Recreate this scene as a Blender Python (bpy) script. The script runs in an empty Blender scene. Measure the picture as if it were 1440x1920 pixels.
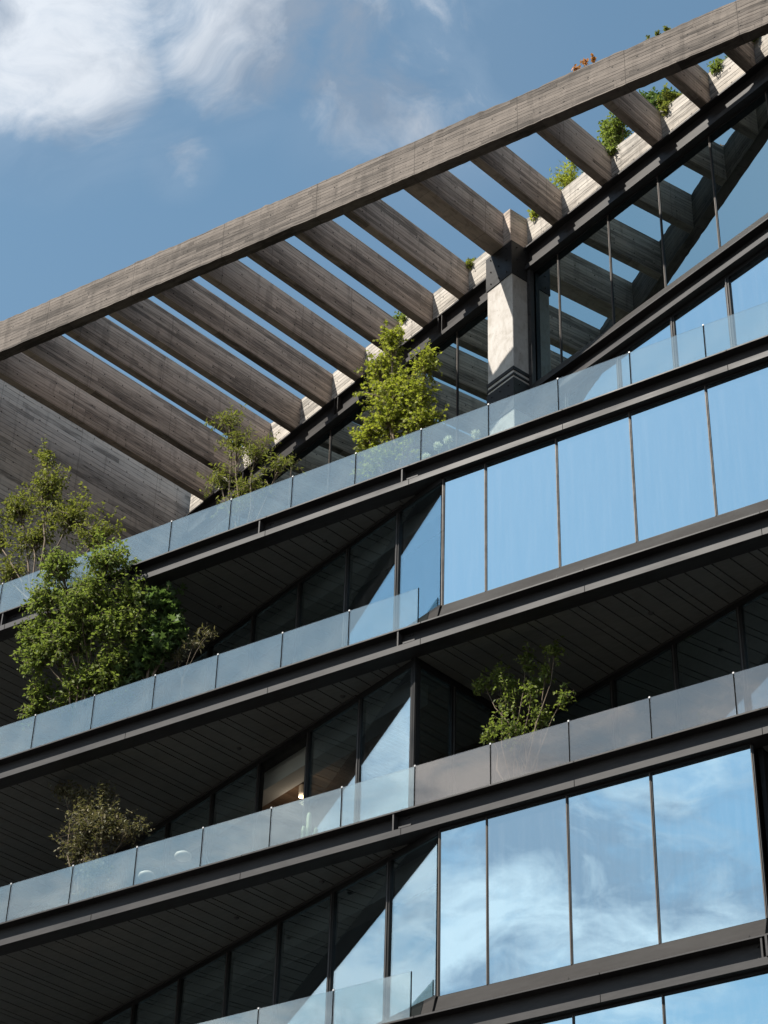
import bpy, bmesh, math, random
import numpy as np
from mathutils import Vector, Matrix

random.seed(7)
R = math.radians
scene = bpy.context.scene
col = scene.collection

# ------------------------------------------------------------------ camera
cam_d = bpy.data.cameras.new('camera')
cam_d.sensor_fit = 'VERTICAL'
cam_d.sensor_height = 36.0
cam_d.lens = 76.08
cam_d.clip_start = 0.5
cam_d.clip_end = 3000
cam = bpy.data.objects.new('camera', cam_d)
col.objects.link(cam)
c_right = Vector((0.85205, 0.52287, 0.02487))
c_up = Vector((0.30091, -0.52812, 0.79407))
c_back = Vector((0.42833, -0.66910, -0.60732))
cam.matrix_world = Matrix((
    (c_right.x, c_up.x, c_back.x, 0.0),
    (c_right.y, c_up.y, c_back.y, -30.0),
    (c_right.z, c_up.z, c_back.z, 1.6),
    (0, 0, 0, 1)))
scene.camera = cam

# ------------------------------------------------------------------ sky and sun
SUN_RAY = Vector((0.435, 0.60, -1.0)).normalized()
sun_el = math.asin(-SUN_RAY.z)
sun_az = math.atan2(-SUN_RAY.x, -SUN_RAY.y)
world = bpy.data.worlds.new('World')
scene.world = world
world.use_nodes = True
wt = world.node_tree
wt.nodes.clear()


def N(t, kind, **kw):
    n = t.nodes.new(kind)
    for k, v in kw.items():
        if k == 'i':
            for a, b in v.items():
                if isinstance(b, bpy.types.NodeSocket):
                    t.links.new(b, n.inputs[a])
                else:
                    n.inputs[a].default_value = b
        else:
            setattr(n, k, v)
    return n


def math_(t, op, a, b=None, c=None, clamp=False):
    i = {0: a}
    if b is not None:
        i[1] = b
    if c is not None:
        i[2] = c
    n = N(t, 'ShaderNodeMath', operation=op, i=i)
    n.use_clamp = clamp
    return n.outputs[0]


def ramp_(t, fac, stops):
    n = N(t, 'ShaderNodeValToRGB', i={0: fac})
    e = n.color_ramp.elements
    while len(e) < len(stops):
        e.new(0.5)
    for k, (p, c) in enumerate(stops):
        e[k].position = p
        e[k].color = c if len(c) == 4 else (*c, 1)
    return n.outputs[0]


def mix_(t, fac, a, b, blend='MIX'):
    n = N(t, 'ShaderNodeMix', data_type='RGBA', blend_type=blend)
    for s, v in ((0, fac), (6, a), (7, b)):
        if isinstance(v, bpy.types.NodeSocket):
            t.links.new(v, n.inputs[s])
        else:
            n.inputs[s].default_value = v if not isinstance(v, tuple) or len(v) == 4 else (*v, 1)
    return n.outputs[2]


def maprange(t, v, a, b, c=0.0, d=1.0, smooth=True):
    n = N(t, 'ShaderNodeMapRange', i={0: v, 1: a, 2: b, 3: c, 4: d})
    n.interpolation_type = 'SMOOTHSTEP' if smooth else 'LINEAR'
    return n.outputs[0]


sky = N(wt, 'ShaderNodeTexSky', sky_type='NISHITA')
sky.sun_disc = False
sky.sun_elevation = sun_el
sky.sun_rotation = sun_az
sky.altitude = 0
sky.air_density = 1.7
sky.dust_density = 0.35
sky.ozone_density = 2.5
tc = N(wt, 'ShaderNodeTexCoord')
vdir = tc.outputs['Generated']
sep = N(wt, 'ShaderNodeSeparateXYZ', i={0: vdir})
# clouds live on a flat layer high above: project the direction on it
zc = math_(wt, 'ADD', math_(wt, 'MAXIMUM', sep.outputs[2], 0.0), 0.32)
px = math_(wt, 'DIVIDE', sep.outputs[0], zc)
py = math_(wt, 'DIVIDE', sep.outputs[1], zc)
plane = N(wt, 'ShaderNodeCombineXYZ', i={0: px, 1: py, 2: 0.0}).outputs[0]
rot = N(wt, 'ShaderNodeMapping', i={0: plane, 'Rotation': (0, 0, R(25)), 'Scale': (1.7, 2.0, 1.0), 'Location': (-8.763, 6.074, 0)}).outputs[0]
warp = N(wt, 'ShaderNodeTexNoise', i={'Vector': rot, 'Scale': 1.6, 'Detail': 4.0, 'Roughness': 0.55}).outputs['Color']
warp = N(wt, 'ShaderNodeVectorMath', operation='SCALE', i={0: N(wt, 'ShaderNodeVectorMath', operation='SUBTRACT', i={0: warp, 1: (0.5, 0.5, 0.5)}).outputs[0], 3: 0.55}).outputs[0]
rot2 = N(wt, 'ShaderNodeVectorMath', operation='ADD', i={0: rot, 1: warp}).outputs[0]
n_big = N(wt, 'ShaderNodeTexNoise', i={'Vector': rot2, 'Scale': 3.0, 'Detail': 12.0, 'Roughness': 0.60, 'Distortion': 0.2}).outputs[0]
n_fine = N(wt, 'ShaderNodeTexNoise', i={'Vector': rot2, 'Scale': 14.0, 'Detail': 10.0, 'Roughness': 0.66, 'Distortion': 0.3}).outputs[0]


def toward(d, r0, r1):
    v = Vector(d).normalized()
    dt = N(wt, 'ShaderNodeVectorMath', operation='DOT_PRODUCT', i={0: vdir, 1: v}).outputs['Value']
    return maprange(wt, dt, math.cos(R(r1)), math.cos(R(r0)))


bank = math_(wt, 'MAXIMUM', toward((-0.478, 0.452, 0.754), 1.2, 5.2),
             math_(wt, 'MULTIPLY', toward((-0.41, 0.490, 0.770), 0.6, 4.3), 0.9))
bank = math_(wt, 'MAXIMUM', bank, math_(wt, 'MULTIPLY', toward((-0.345, 0.55, 0.76), 0.2, 5.0), 0.66))
bank = math_(wt, 'MAXIMUM', bank, math_(wt, 'MULTIPLY', toward((-0.452, 0.522, 0.723), 0.1, 1.5), 0.55))
# a broken cloud field low in the sky all round, thinning towards the zenith
low = maprange(wt, sep.outputs[2], 0.50, 0.63, 1.12, 0.0)
cover = math_(wt, 'MAXIMUM', bank, math_(wt, 'MULTIPLY', low, 1.0))
dens = math_(wt, 'ADD', math_(wt, 'MULTIPLY', n_big, 0.8), math_(wt, 'MULTIPLY', n_fine, 0.2))
dens = math_(wt, 'ADD', dens, math_(wt, 'MULTIPLY', math_(wt, 'SUBTRACT', cover, 1.0), 0.30))
cloud = maprange(wt, dens, 0.395, 0.58)
cloud = math_(wt, 'MULTIPLY', math_(wt, 'MAXIMUM', cloud, math_(wt, 'MULTIPLY', bank, 0.20)), 0.92)
hs = N(wt, 'ShaderNodeHueSaturation', i={'Hue': 0.487, 'Saturation': 1.02, 'Value': 1.0, 'Color': sky.outputs[0]}).outputs[0]
shade = N(wt, 'ShaderNodeTexNoise', i={'Vector': rot2, 'Scale': 5.0, 'Detail': 8.0, 'Roughness': 0.6}).outputs[0]
ccol = ramp_(wt, shade, [(0.40, (1.9, 2.35, 3.0)), (0.58, (5.0, 5.3, 5.7))])
# clouds brighten towards the sun
sdot = N(wt, 'ShaderNodeVectorMath', operation='DOT_PRODUCT', i={0: vdir, 1: -SUN_RAY}).outputs['Value']
cgain = maprange(wt, sdot, 0.2, 1.0, 1.0, 1.85)
ccol = N(wt, 'ShaderNodeVectorMath', operation='SCALE', i={0: ccol, 3: cgain}).outputs[0]
skyc = mix_(wt, cloud, hs, ccol)
bg = N(wt, 'ShaderNodeBackground', i={'Color': skyc, 'Strength': 0.072})
wo = N(wt, 'ShaderNodeOutputWorld', i={0: bg.outputs[0]})

sun_d = bpy.data.lights.new('sun', 'SUN')
sun_d.energy = 5.0
sun_d.angle = R(0.53)
sun_d.color = (1.0, 0.94, 0.85)
sun = bpy.data.objects.new('sun', sun_d)
sun.rotation_euler = SUN_RAY.to_track_quat('-Z', 'Y').to_euler()
sun.location = (-40, -60, 90)
col.objects.link(sun)

scene.view_settings.view_transform = 'Standard'
scene.view_settings.look = 'None'
scene.view_settings.gamma = 1.0
scene.view_settings.use_curve_mapping = False
scene.view_settings.exposure = 0.8
scene.render.engine = 'CYCLES'
scene.cycles.max_bounces = 10
scene.cycles.transparent_max_bounces = 24
scene.cycles.glossy_bounces = 5
scene.cycles.caustics_reflective = False
scene.cycles.caustics_refractive = False
scene.cycles.sample_clamp_indirect = 6.0

# ------------------------------------------------------------------ materials
MATS = {}


def new_mat(name):
    m = bpy.data.materials.new(name)
    m.use_nodes = True
    t = m.node_tree
    t.nodes.clear()
    out = N(t, 'ShaderNodeOutputMaterial')
    MATS[name] = m
    return m, t, out


def obj_co(t):
    return N(t, 'ShaderNodeTexCoord').outputs['Object']


def noise(t, v, scale, detail=4.0, rough=0.5, dist=0.0, stretch=None):
    if stretch:
        v = N(t, 'ShaderNodeMapping', i={0: v, 'Scale': stretch}).outputs[0]
    return N(t, 'ShaderNodeTexNoise', i={'Vector': v, 'Scale': scale, 'Detail': detail, 'Roughness': rough, 'Distortion': dist}).outputs[0]


def principled(t, out, color, rough=0.6, metal=0.0, normal=None, spec=0.5):
    p = N(t, 'ShaderNodeBsdfPrincipled')
    for k, v in (('Base Color', color), ('Roughness', rough), ('Metallic', metal), ('Specular IOR Level', spec)):
        if isinstance(v, bpy.types.NodeSocket):
            t.links.new(v, p.inputs[k])
        else:
            p.inputs[k].default_value = (*v, 1) if isinstance(v, tuple) and len(v) == 3 else v
    if normal is not None:
        t.links.new(normal, p.inputs['Normal'])
    t.links.new(p.outputs[0], out.inputs[0])
    return p


def bump(t, h, strength=0.4, dist=0.01):
    return N(t, 'ShaderNodeBump', i={'Height': h, 'Strength': strength, 'Distance': dist}).outputs[0]


def board_concrete(name, tint, pitch=0.105, contrast=1.0):
    m, t, out = new_mat(name)
    co = obj_co(t)
    rnd = N(t, 'ShaderNodeObjectInfo').outputs['Random']
    s = N(t, 'ShaderNodeSeparateXYZ', i={0: co})
    wob = math_(t, 'MULTIPLY', math_(t, 'SUBTRACT', noise(t, co, 1.2, 2.0), 0.5), 0.02)
    zz = math_(t, 'DIVIDE', math_(t, 'ADD', s.outputs[2], wob), pitch)
    row = math_(t, 'FLOOR', zz)
    fz = math_(t, 'FRACT', zz)
    r1 = N(t, 'ShaderNodeTexWhiteNoise', noise_dimensions='2D',
           i={0: N(t, 'ShaderNodeCombineXYZ', i={0: row, 1: rnd}).outputs[0]}).outputs[0]
    xx = math_(t, 'ADD', math_(t, 'DIVIDE', s.outputs[0], 3.4), math_(t, 'MULTIPLY', r1, 7.0))
    seg = math_(t, 'FLOOR', xx)
    fx = math_(t, 'FRACT', xx)
    r2 = N(t, 'ShaderNodeTexWhiteNoise', noise_dimensions='3D',
           i={0: N(t, 'ShaderNodeCombineXYZ', i={0: row, 1: seg, 2: rnd}).outputs[0]}).outputs[0]
    off = N(t, 'ShaderNodeVectorMath', operation='ADD',
            i={0: co, 1: N(t, 'ShaderNodeCombineXYZ', i={0: math_(t, 'MULTIPLY', rnd, 40.0), 1: 0.0, 2: 0.0}).outputs[0]}).outputs[0]
    grain = noise(t, off, 9.0, 6.0, 0.65, 0.3, (0.16, 1.0, 3.6))
    grain2 = noise(t, off, 40.0, 4.0, 0.6, 0.0, (0.10, 1.0, 1.6))
    stain = noise(t, off, 0.9, 5.0, 0.6, 0.4, (0.6, 1.0, 1.6))
    pits = noise(t, off, 55.0, 2.0, 0.5)
    tone = math_(t, 'ADD', math_(t, 'MULTIPLY', r2, 0.27), math_(t, 'MULTIPLY', grain, 0.72))
    tone = math_(t, 'ADD', tone, math_(t, 'MULTIPLY', math_(t, 'SUBTRACT', stain, 0.5), 0.65))
    tone = math_(t, 'ADD', tone, math_(t, 'MULTIPLY', math_(t, 'SUBTRACT', grain2, 0.5), 0.35))
    tone = math_(t, 'ADD', tone, 0.065)
    lo, hi = 0.55 - 0.19 * contrast, 0.55 + 0.19 * contrast
    c = ramp_(t, tone, [(max(lo, 0.02), tuple(0.42 * k for k in tint)), (0.54, tint), (min(hi, 0.98), tuple(1.32 * k for k in tint))])
    # joints between the boards, broken up
    edge = math_(t, 'MINIMUM', fz, math_(t, 'SUBTRACT', 1.0, fz))
    joint = maprange(t, edge, 0.02, 0.12, 1.0, 0.0)
    joint = math_(t, 'MULTIPLY', joint, maprange(t, noise(t, off, 2.3, 3.0, 0.6, 0.0, (0.5, 1, 4)), 0.36, 0.60, 0.15, 1.0))
    ej = math_(t, 'MINIMUM', fx, math_(t, 'SUBTRACT', 1.0, fx))
    jx = math_(t, 'MULTIPLY', maprange(t, ej, 0.0, 0.004, 1.0, 0.0), 0.5)
    pour = math_(t, 'FRACT', math_(t, 'ADD', math_(t, 'DIVIDE', s.outputs[0], 2.75), math_(t, 'MULTIPLY', rnd, 3.0)))
    pour = math_(t, 'MULTIPLY', maprange(t, math_(t, 'MINIMUM', pour, math_(t, 'SUBTRACT', 1.0, pour)), 0.0, 0.0045, 1.0, 0.0), 0.8)
    joint = math_(t, 'MAXIMUM', math_(t, 'MAXIMUM', joint, jx), pour)
    drip = maprange(t, noise(t, off, 3.2, 5.0, 0.6, 0.2, (1.6, 1.0, 0.22)), 0.52, 0.70)
    c = mix_(t, math_(t, 'MULTIPLY', drip, 0.45), c, tuple(0.45 * k for k in tint))
    c = mix_(t, math_(t, 'MULTIPLY', joint, 0.78), c, tuple(0.22 * k for k in tint))
    # formwork tie holes on a regular grid and scattered air holes
    gx = math_(t, 'SUBTRACT', math_(t, 'FRACT', math_(t, 'ADD', math_(t, 'DIVIDE', s.outputs[0], 0.62), rnd)), 0.5)
    gz = math_(t, 'SUBTRACT', math_(t, 'FRACT', math_(t, 'DIVIDE', s.outputs[2], 0.46)), 0.5)
    dd = math_(t, 'SQRT', math_(t, 'ADD', math_(t, 'POWER', math_(t, 'MULTIPLY', gx, 0.62), 2.0),
                                math_(t, 'POWER', math_(t, 'MULTIPLY', gz, 0.46), 2.0)))
    hole = maprange(t, dd, 0.017, 0.026, 1.0, 0.0)
    air = maprange(t, pits, 0.27, 0.31, 1.0, 0.0)
    hole = math_(t, 'MAXIMUM', hole, math_(t, 'MULTIPLY', air, 0.7))
    c = mix_(t, math_(t, 'MULTIPLY', hole, 0.85), c, (0.03, 0.027, 0.025))
    h = math_(t, 'ADD', math_(t, 'MULTIPLY', r2, 0.5), math_(t, 'MULTIPLY', grain, 0.5))
    h = math_(t, 'SUBTRACT', h, math_(t, 'ADD', math_(t, 'MULTIPLY', joint, 0.8), hole))
    principled(t, out, c, 0.88, 0.0, bump(t, h, 0.75, 0.014), 0.25)
    return m


board_concrete('board_concrete', (0.450, 0.372, 0.312))
board_concrete('wall_concrete', (0.45, 0.415, 0.38), 0.15)
board_concrete('parapet_concrete', (0.42, 0.385, 0.34), 0.12)
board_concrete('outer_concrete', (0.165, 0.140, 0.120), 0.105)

m, t, out = new_mat('column_concrete')
co = obj_co(t)
a = noise(t, co, 2.2, 6.0, 0.62, 0.6)
b = noise(t, co, 12.0, 4.0, 0.6, 0.0, (1, 1, 0.35))
pit = maprange(t, noise(t, co, 26.0, 2.0), 0.26, 0.31, 1.0, 0.0)
c = ramp_(t, math_(t, 'ADD', math_(t, 'MULTIPLY', a, 0.65), math_(t, 'MULTIPLY', b, 0.35)),
          [(0.32, (0.36, 0.325, 0.285)), (0.5, (0.50, 0.47, 0.435)), (0.68, (0.57, 0.55, 0.52))])
c = mix_(t, math_(t, 'MULTIPLY', pit, 0.8), c, (0.06, 0.05, 0.045))
principled(t, out, c, 0.85, 0.0, bump(t, math_(t, 'SUBTRACT', b, pit), 0.4, 0.01), 0.25)


def steel(name, base, rough=0.42, streak=0.25, spec=0.5):
    m, t, out = new_mat(name)
    co = obj_co(t)
    a = noise(t, co, 1.1, 5.0, 0.6, 0.3, (0.5, 1, 2))
    b = noise(t, co, 14.0, 4.0, 0.6, 0.0, (0.25, 1, 1.2))
    f = math_(t, 'ADD', math_(t, 'MULTIPLY', a, 0.6), math_(t, 'MULTIPLY', b, 0.4))
    c = ramp_(t, f, [(0.3, tuple((1 - streak) * k for k in base)), (0.5, base), (0.72, tuple((1 + streak * 1.3) * k for k in base))])
    r = maprange(t, a, 0.3, 0.7, rough - 0.08, rough + 0.12)
    principled(t, out, c, r, 0.0, bump(t, b, 0.06, 0.004), spec)
    return m


steel('steel', (0.034, 0.032, 0.032), 0.5, 0.45, 0.25)
steel('shoe_steel', (0.022, 0.022, 0.023), 0.5, 0.3, 0.25)
steel('sill_metal', (0.040, 0.0375, 0.036), 0.75, 0.2, 0.08)
steel('black_frame', (0.014, 0.0135, 0.0135), 0.5, 0.25, 0.25)
steel('trim_metal', (0.055, 0.052, 0.05), 0.45)
steel('bronze', (0.07, 0.055, 0.044), 0.5, 0.3, 0.3)
steel('soffit_panel', (0.18, 0.18, 0.166), 0.5, 0.25)
steel('soffit_back', (0.010, 0.010, 0.010), 0.8)
steel('matt_black', (0.010, 0.010, 0.010), 0.9, 0.1, 0.0)
steel('clamp_steel', (0.50, 0.50, 0.50), 0.5)
steel('interior_white', (0.78, 0.78, 0.76), 0.7, 0.05)
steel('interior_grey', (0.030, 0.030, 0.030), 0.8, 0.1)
steel('slab_concrete', (0.06, 0.057, 0.054), 0.9, 0.15, 0.1)
steel('lamp_cream', (0.55, 0.50, 0.44), 0.6, 0.05)

m, t, out = new_mat('wood')
co = obj_co(t)
rnd = N(t, 'ShaderNodeObjectInfo').outputs['Random']
g = noise(t, co, 6.0, 5.0, 0.6, 0.8, (0.2, 3, 3))
f = math_(t, 'ADD', math_(t, 'MULTIPLY', g, 0.6), math_(t, 'MULTIPLY', rnd, 0.4))
c = ramp_(t, f, [(0.25, (0.16, 0.10, 0.065)), (0.75, (0.36, 0.25, 0.17))])
principled(t, out, c, 0.55)


def glass(name, r0, gain, tint, refl, dust=0.03, wave=0.0, dustcol=(0.75, 0.8, 0.85), rail=False):
    """thin pane: a mirror-like reflection that grows at grazing angles over a tinted clear body"""
    m, t, out = new_mat(name)
    co = obj_co(t)
    lw = N(t, 'ShaderNodeLayerWeight', i={0: 0.5}).outputs['Facing']
    fac = math_(t, 'ADD', r0, math_(t, 'MULTIPLY', math_(t, 'POWER', lw, 4.0), gain), clamp=True)
    gl = N(t, 'ShaderNodeBsdfGlossy', i={'Color': (*refl, 1), 'Roughness': 0.0})
    if wave > 0:
        rnd = N(t, 'ShaderNodeObjectInfo').outputs['Random']
        v = N(t, 'ShaderNodeVectorMath', operation='ADD', i={0: co, 1: N(t, 'ShaderNodeCombineXYZ', i={0: math_(t, 'MULTIPLY', rnd, 30.0)}).outputs[0]}).outputs[0]
        nb = bump(t, noise(t, v, 0.55, 1.0, 0.4), wave, 0.02)
        t.links.new(nb, gl.inputs['Normal'])
    tr = N(t, 'ShaderNodeBsdfTransparent', i={'Color': (*tint, 1)})
    mx = N(t, 'ShaderNodeMixShader', i={0: fac, 1: tr.outputs[0], 2: gl.outputs[0]})
    sh = mx.outputs[0]
    if dust > 0:
        st = noise(t, co, 5.0, 5.0, 0.65, 0.0, (2.2, 1.0, 0.12))
        sp = maprange(t, noise(t, co, 7.0, 6.0, 0.75), 0.62, 0.74)
        if rail:
            st = noise(t, co, 1.3, 3.0, 0.5)
            sp = maprange(t, noise(t, co, 16.0, 5.0, 0.75), 0.64, 0.72)
        df = math_(t, 'MULTIPLY', math_(t, 'ADD', maprange(t, st, 0.3, 0.8, 0.4 if rail else 0.0, 1.0), sp), dust)
        di = N(t, 'ShaderNodeBsdfDiffuse', i={'Color': (*dustcol, 1)})
        m2 = N(t, 'ShaderNodeMixShader', i={0: df, 1: sh, 2: di.outputs[0]})
        sh = m2.outputs[0]
    t.links.new(sh, out.inputs[0])
    return m


glass('facade_glass', 0.74, 0.26, (0.20, 0.24, 0.26), (0.70, 0.92, 1.0), 0.035, 0.10)
glass('recess_glass', 0.44, 0.45, (0.90, 0.93, 0.93), (0.74, 0.93, 1.0), 0.010, 0.03)
glass('roof_glass', 0.47, 0.45, (0.16, 0.19, 0.21), (0.72, 0.95, 1.0), 0.003, 0.0)
glass('clear_glass', 0.03, 0.30, (0.93, 0.94, 0.92), (1, 1, 1), 0.0)
glass('rail_glass', 0.20, 0.45, (0.78, 0.85, 0.85), (0.95, 1.0, 0.98), 0.055, 0.0, (0.78, 0.82, 0.80), True)
glass('brown_reflection_glass', 0.20, 0.40, (0.70, 0.68, 0.66), (1.0, 0.91, 0.83), 0.035, 0.0, (0.62, 0.57, 0.5), True)  # second rail glass: a duller, browner reflection is put into its colours


def leaf_mat(name, dark, light, trans):
    m, t, out = new_mat(name)
    isl = N(t, 'ShaderNodeNewGeometry').outputs['Random Per Island']
    big = noise(t, obj_co(t), 1.6, 2.0)
    f = math_(t, 'ADD', math_(t, 'MULTIPLY', isl, 0.65), math_(t, 'MULTIPLY', big, 0.35))
    c = ramp_(t, f, [(0.12, dark), (0.6, light), (0.92, tuple(min(1, 1.25 * k) for k in (light[0] * 1.15, light[1], light[2])))])
    p = N(t, 'ShaderNodeBsdfPrincipled', i={'Base Color': c, 'Roughness': 0.6, 'Specular IOR Level': 0.22})
    tl = N(t, 'ShaderNodeBsdfTranslucent', i={'Color': mix_(t, 0.5, c, (light[0] * 1.6, light[1] * 1.7, light[2] * 0.7))})
    mx = N(t, 'ShaderNodeMixShader', i={0: trans, 1: p.outputs[0], 2: tl.outputs[0]})
    t.links.new(mx.outputs[0], out.inputs[0])


leaf_mat('leaf_lime', (0.11, 0.14, 0.022), (0.29, 0.32, 0.055), 0.42)
leaf_mat('leaf_olive', (0.075, 0.092, 0.022), (0.19, 0.21, 0.052), 0.38)
leaf_mat('leaf_green', (0.058, 0.088, 0.024), (0.185, 0.235, 0.062), 0.40)
leaf_mat('leaf_maple', (0.035, 0.068, 0.024), (0.105, 0.165, 0.058), 0.34)
leaf_mat('leaf_bronze', (0.045, 0.052, 0.026), (0.165, 0.155, 0.085), 0.25)
leaf_mat('leaf_dry', (0.32, 0.13, 0.03), (0.55, 0.26, 0.07), 0.3)
leaf_mat('petal_white', (0.60, 0.62, 0.58), (0.80, 0.80, 0.76), 0.25)
m, t, out = new_mat('bark')
co = obj_co(t)
c = ramp_(t, noise(t, co, 9.0, 5.0, 0.6, 0.0, (1, 1, 0.3)), [(0.3, (0.09, 0.065, 0.045)), (0.7, (0.24, 0.18, 0.12))])
principled(t, out, c, 0.85)
m, t, out = new_mat('cactus_green')
c = ramp_(t, noise(t, obj_co(t), 8.0, 3.0), [(0.3, (0.16, 0.22, 0.12)), (0.7, (0.30, 0.36, 0.22))])
principled(t, out, c, 0.6)
m, t, out = new_mat('ground_paving')
co = obj_co(t)
c = ramp_(t, noise(t, co, 0.35, 7.0, 0.65), [(0.3, (0.020, 0.020, 0.021)), (0.7, (0.036, 0.035, 0.034))])  # asphalt tone lowered to include shade from trees and buildings not modelled
principled(t, out, c, 0.9, 0, bump(t, noise(t, co, 30.0), 0.2, 0.01))
m, t, out = new_mat('bulb')
e = N(t, 'ShaderNodeEmission', i={'Color': (1.0, 0.62, 0.28, 1), 'Strength': 7.0})
t.links.new(e.outputs[0], out.inputs[0])

# ------------------------------------------------------------------ builders
WM = {}


def mrot(origin, ang):
    return Matrix.Translation(Vector(origin)) @ Matrix.Rotation(ang, 4, 'Z')


def place(o, parent, mw):
    col.objects.link(o)
    WM[o] = mw
    if parent is not None:
        o.parent = parent
        o.matrix_local = WM[parent].inverted() @ mw
    else:
        o.matrix_world = mw
    return o


def tag(o, label=None, cat=None, group=None, kind=None):
    if label:
        o['label'] = label
    if cat:
        o['category'] = cat
    if group:
        o['group'] = group
    if kind:
        o['kind'] = kind
    return o


def empty(name, loc, label, cat, group=None):
    o = bpy.data.objects.new(name, None)
    o.empty_display_size = 0.3
    place(o, None, Matrix.Translation(Vector(loc)))
    return tag(o, label, cat, group)


class MB:
    """collects shapes for one mesh, in the local frame of that mesh"""

    def __init__(self):
        self.v, self.f, self.mi = [], [], []

    def add(self, v, f, mi=0):
        n = len(self.v)
        self.v += [tuple(p) for p in v]
        self.f += [tuple(i + n for i in q) for q in f]
        self.mi += [mi] * len(f)
        return self

    def box(self, x0, x1, y0, y1, z0, z1, mi=0):
        v = [(x, y, z) for z in (z0, z1) for y in (y0, y1) for x in (x0, x1)]
        f = [(0, 2, 3, 1), (4, 5, 7, 6), (0, 1, 5, 4), (2, 6, 7, 3), (0, 4, 6, 2), (1, 3, 7, 5)]
        return self.add(v, f, mi)

    def prism(self, poly, z0, z1, mi=0):
        """poly: plan outline, counter-clockwise"""
        n = len(poly)
        v = [(x, y, z0) for x, y in poly] + [(x, y, z1) for x, y in poly]
        f = [tuple(range(n - 1, -1, -1)), tuple(range(n, 2 * n))]
        f += [(i, (i + 1) % n, (i + 1) % n + n, i + n) for i in range(n)]
        return self.add(v, f, mi)

    def extrude_x(self, prof, x0, x1, mi=0):
        """prof: (y, z) outline; runs along local x"""
        n = len(prof)
        v = [(x0, y, z) for y, z in prof] + [(x1, y, z) for y, z in prof]
        f = [tuple(range(n)), tuple(range(2 * n - 1, n - 1, -1))]
        f += [(i, i + n, (i + 1) % n + n, (i + 1) % n) for i in range(n)]
        return self.add(v, f, mi)

    def tube(self, pts, radii, sides=6, mi=0):
        rings = []
        P = [Vector(p) for p in pts]
        for i, p in enumerate(P):
            d = (P[min(i + 1, len(P) - 1)] - P[max(i - 1, 0)]).normalized()
            a = d.orthogonal().normalized()
            b = d.cross(a)
            rings.append([p + (a * math.cos(k * 2 * math.pi / sides) + b * math.sin(k * 2 * math.pi / sides)) * radii[i] for k in range(sides)])
        v = [q for r in rings for q in r]
        f = []
        for i in range(len(P) - 1):
            for k in range(sides):
                a, b = i * sides + k, i * sides + (k + 1) % sides
                f.append((a, b, b + sides, a + sides))
        f.append(tuple(range(sides - 1, -1, -1)))
        f.append(tuple(range((len(P) - 1) * sides, len(P) * sides)))
        return self.add(v, f, mi)

    def lathe(self, prof, center=(0, 0, 0), sides=16, mi=0):
        v, f = [], []
        for r, z in prof:
            for k in range(sides):
                a = k * 2 * math.pi / sides
                v.append((center[0] + r * math.cos(a), center[1] + r * math.sin(a), center[2] + z))
        for i in range(len(prof) - 1):
            for k in range(sides):
                a, b = i * sides + k, i * sides + (k + 1) % sides
                f.append((a, b, b + sides, a + sides))
        return self.add(v, f, mi)

    def mesh(self, name, mats, bevel=0.0, smooth=False):
        me = bpy.data.meshes.new(name)
        me.from_pydata(self.v, [], self.f)
        for mt in (mats if isinstance(mats, (list, tuple)) else [mats]):
            me.materials.append(MATS[mt])
        me.polygons.foreach_set('material_index', self.mi)
        bm = bmesh.new()
        bm.from_mesh(me)
        bmesh.ops.recalc_face_normals(bm, faces=bm.faces)
        if bevel > 0:
            bmesh.ops.bevel(bm, geom=list(bm.edges), offset=bevel, segments=1, affect='EDGES', clamp_overlap=True)
        bm.to_mesh(me)
        bm.free()
        if smooth:
            me.polygons.foreach_set('use_smooth', [True] * len(me.polygons))
        me.update()
        return me

    def obj(self, name, mats, parent=None, mw=None, bevel=0.0, smooth=False):
        o = bpy.data.objects.new(name, self.mesh(name, mats, bevel, smooth))
        return place(o, parent, mw if mw is not None else Matrix.Identity(4))


def share(name, me, parent, mw):
    return place(bpy.data.objects.new(name, me), parent, mw)


# frames: A runs along the street front, B is turned 19 degrees and runs along the set-back walls
TH = R(19.084)
F0 = (-17.87, 0.15)
cB, sB = math.cos(TH), math.sin(TH)
MA = Matrix.Identity(4)
MB_ = mrot((F0[0], F0[1], 0), -TH)
CD = (0.22493, 0.97437)          # run of the pergola joists in plan


def b2w(u, o):
    return (F0[0] + u * cB + o * sB, F0[1] - u * sB + o * cB)


def w2b(x, y):
    dx, dy = x - F0[0], y - F0[1]
    return (dx * cB - dy * sB, dx * sB + dy * cB)


def clip(poly, a, b, c):
    """keep the part of a plan outline where a*x + b*y <= c"""
    out = []
    for i in range(len(poly)):
        p, q = poly[i], poly[(i + 1) % len(poly)]
        dp, dq = a * p[0] + b * p[1] - c, a * q[0] + b * q[1] - c
        if dp <= 0:
            out.append(p)
        if dp * dq < 0:
            k = dp / (dp - dq)
            out.append((p[0] + (q[0] - p[0]) * k, p[1] + (q[1] - p[1]) * k))
    return out


L = [29.86, 25.755, 21.645, 17.465, 13.33]
MID = 33.97
XL, XR = -37.0, 0.0
PERG = 38.6          # underside of the pergola concrete
TOPC = 39.745
OFF2 = 3.30          # set-back of the second line of walls
UE = 9.75            # where that line meets the street front again

# ------------------------------------------------------------------ ground
g = MB()
g.add([(-900, -900, 0), (900, -900, 0), (900, 900, 0), (-900, 900, 0)], [(0, 1, 2, 3)])
tag(g.obj('ground', 'ground_paving'), 'asphalt ground in front of the building, toned down for street shade', None, None, 'structure')

# ------------------------------------------------------------------ the building
bld = empty('office_building', (-18, 4, 0), 'dark steel and glass terraced office building with glazed set-back balconies', 'building')

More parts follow.
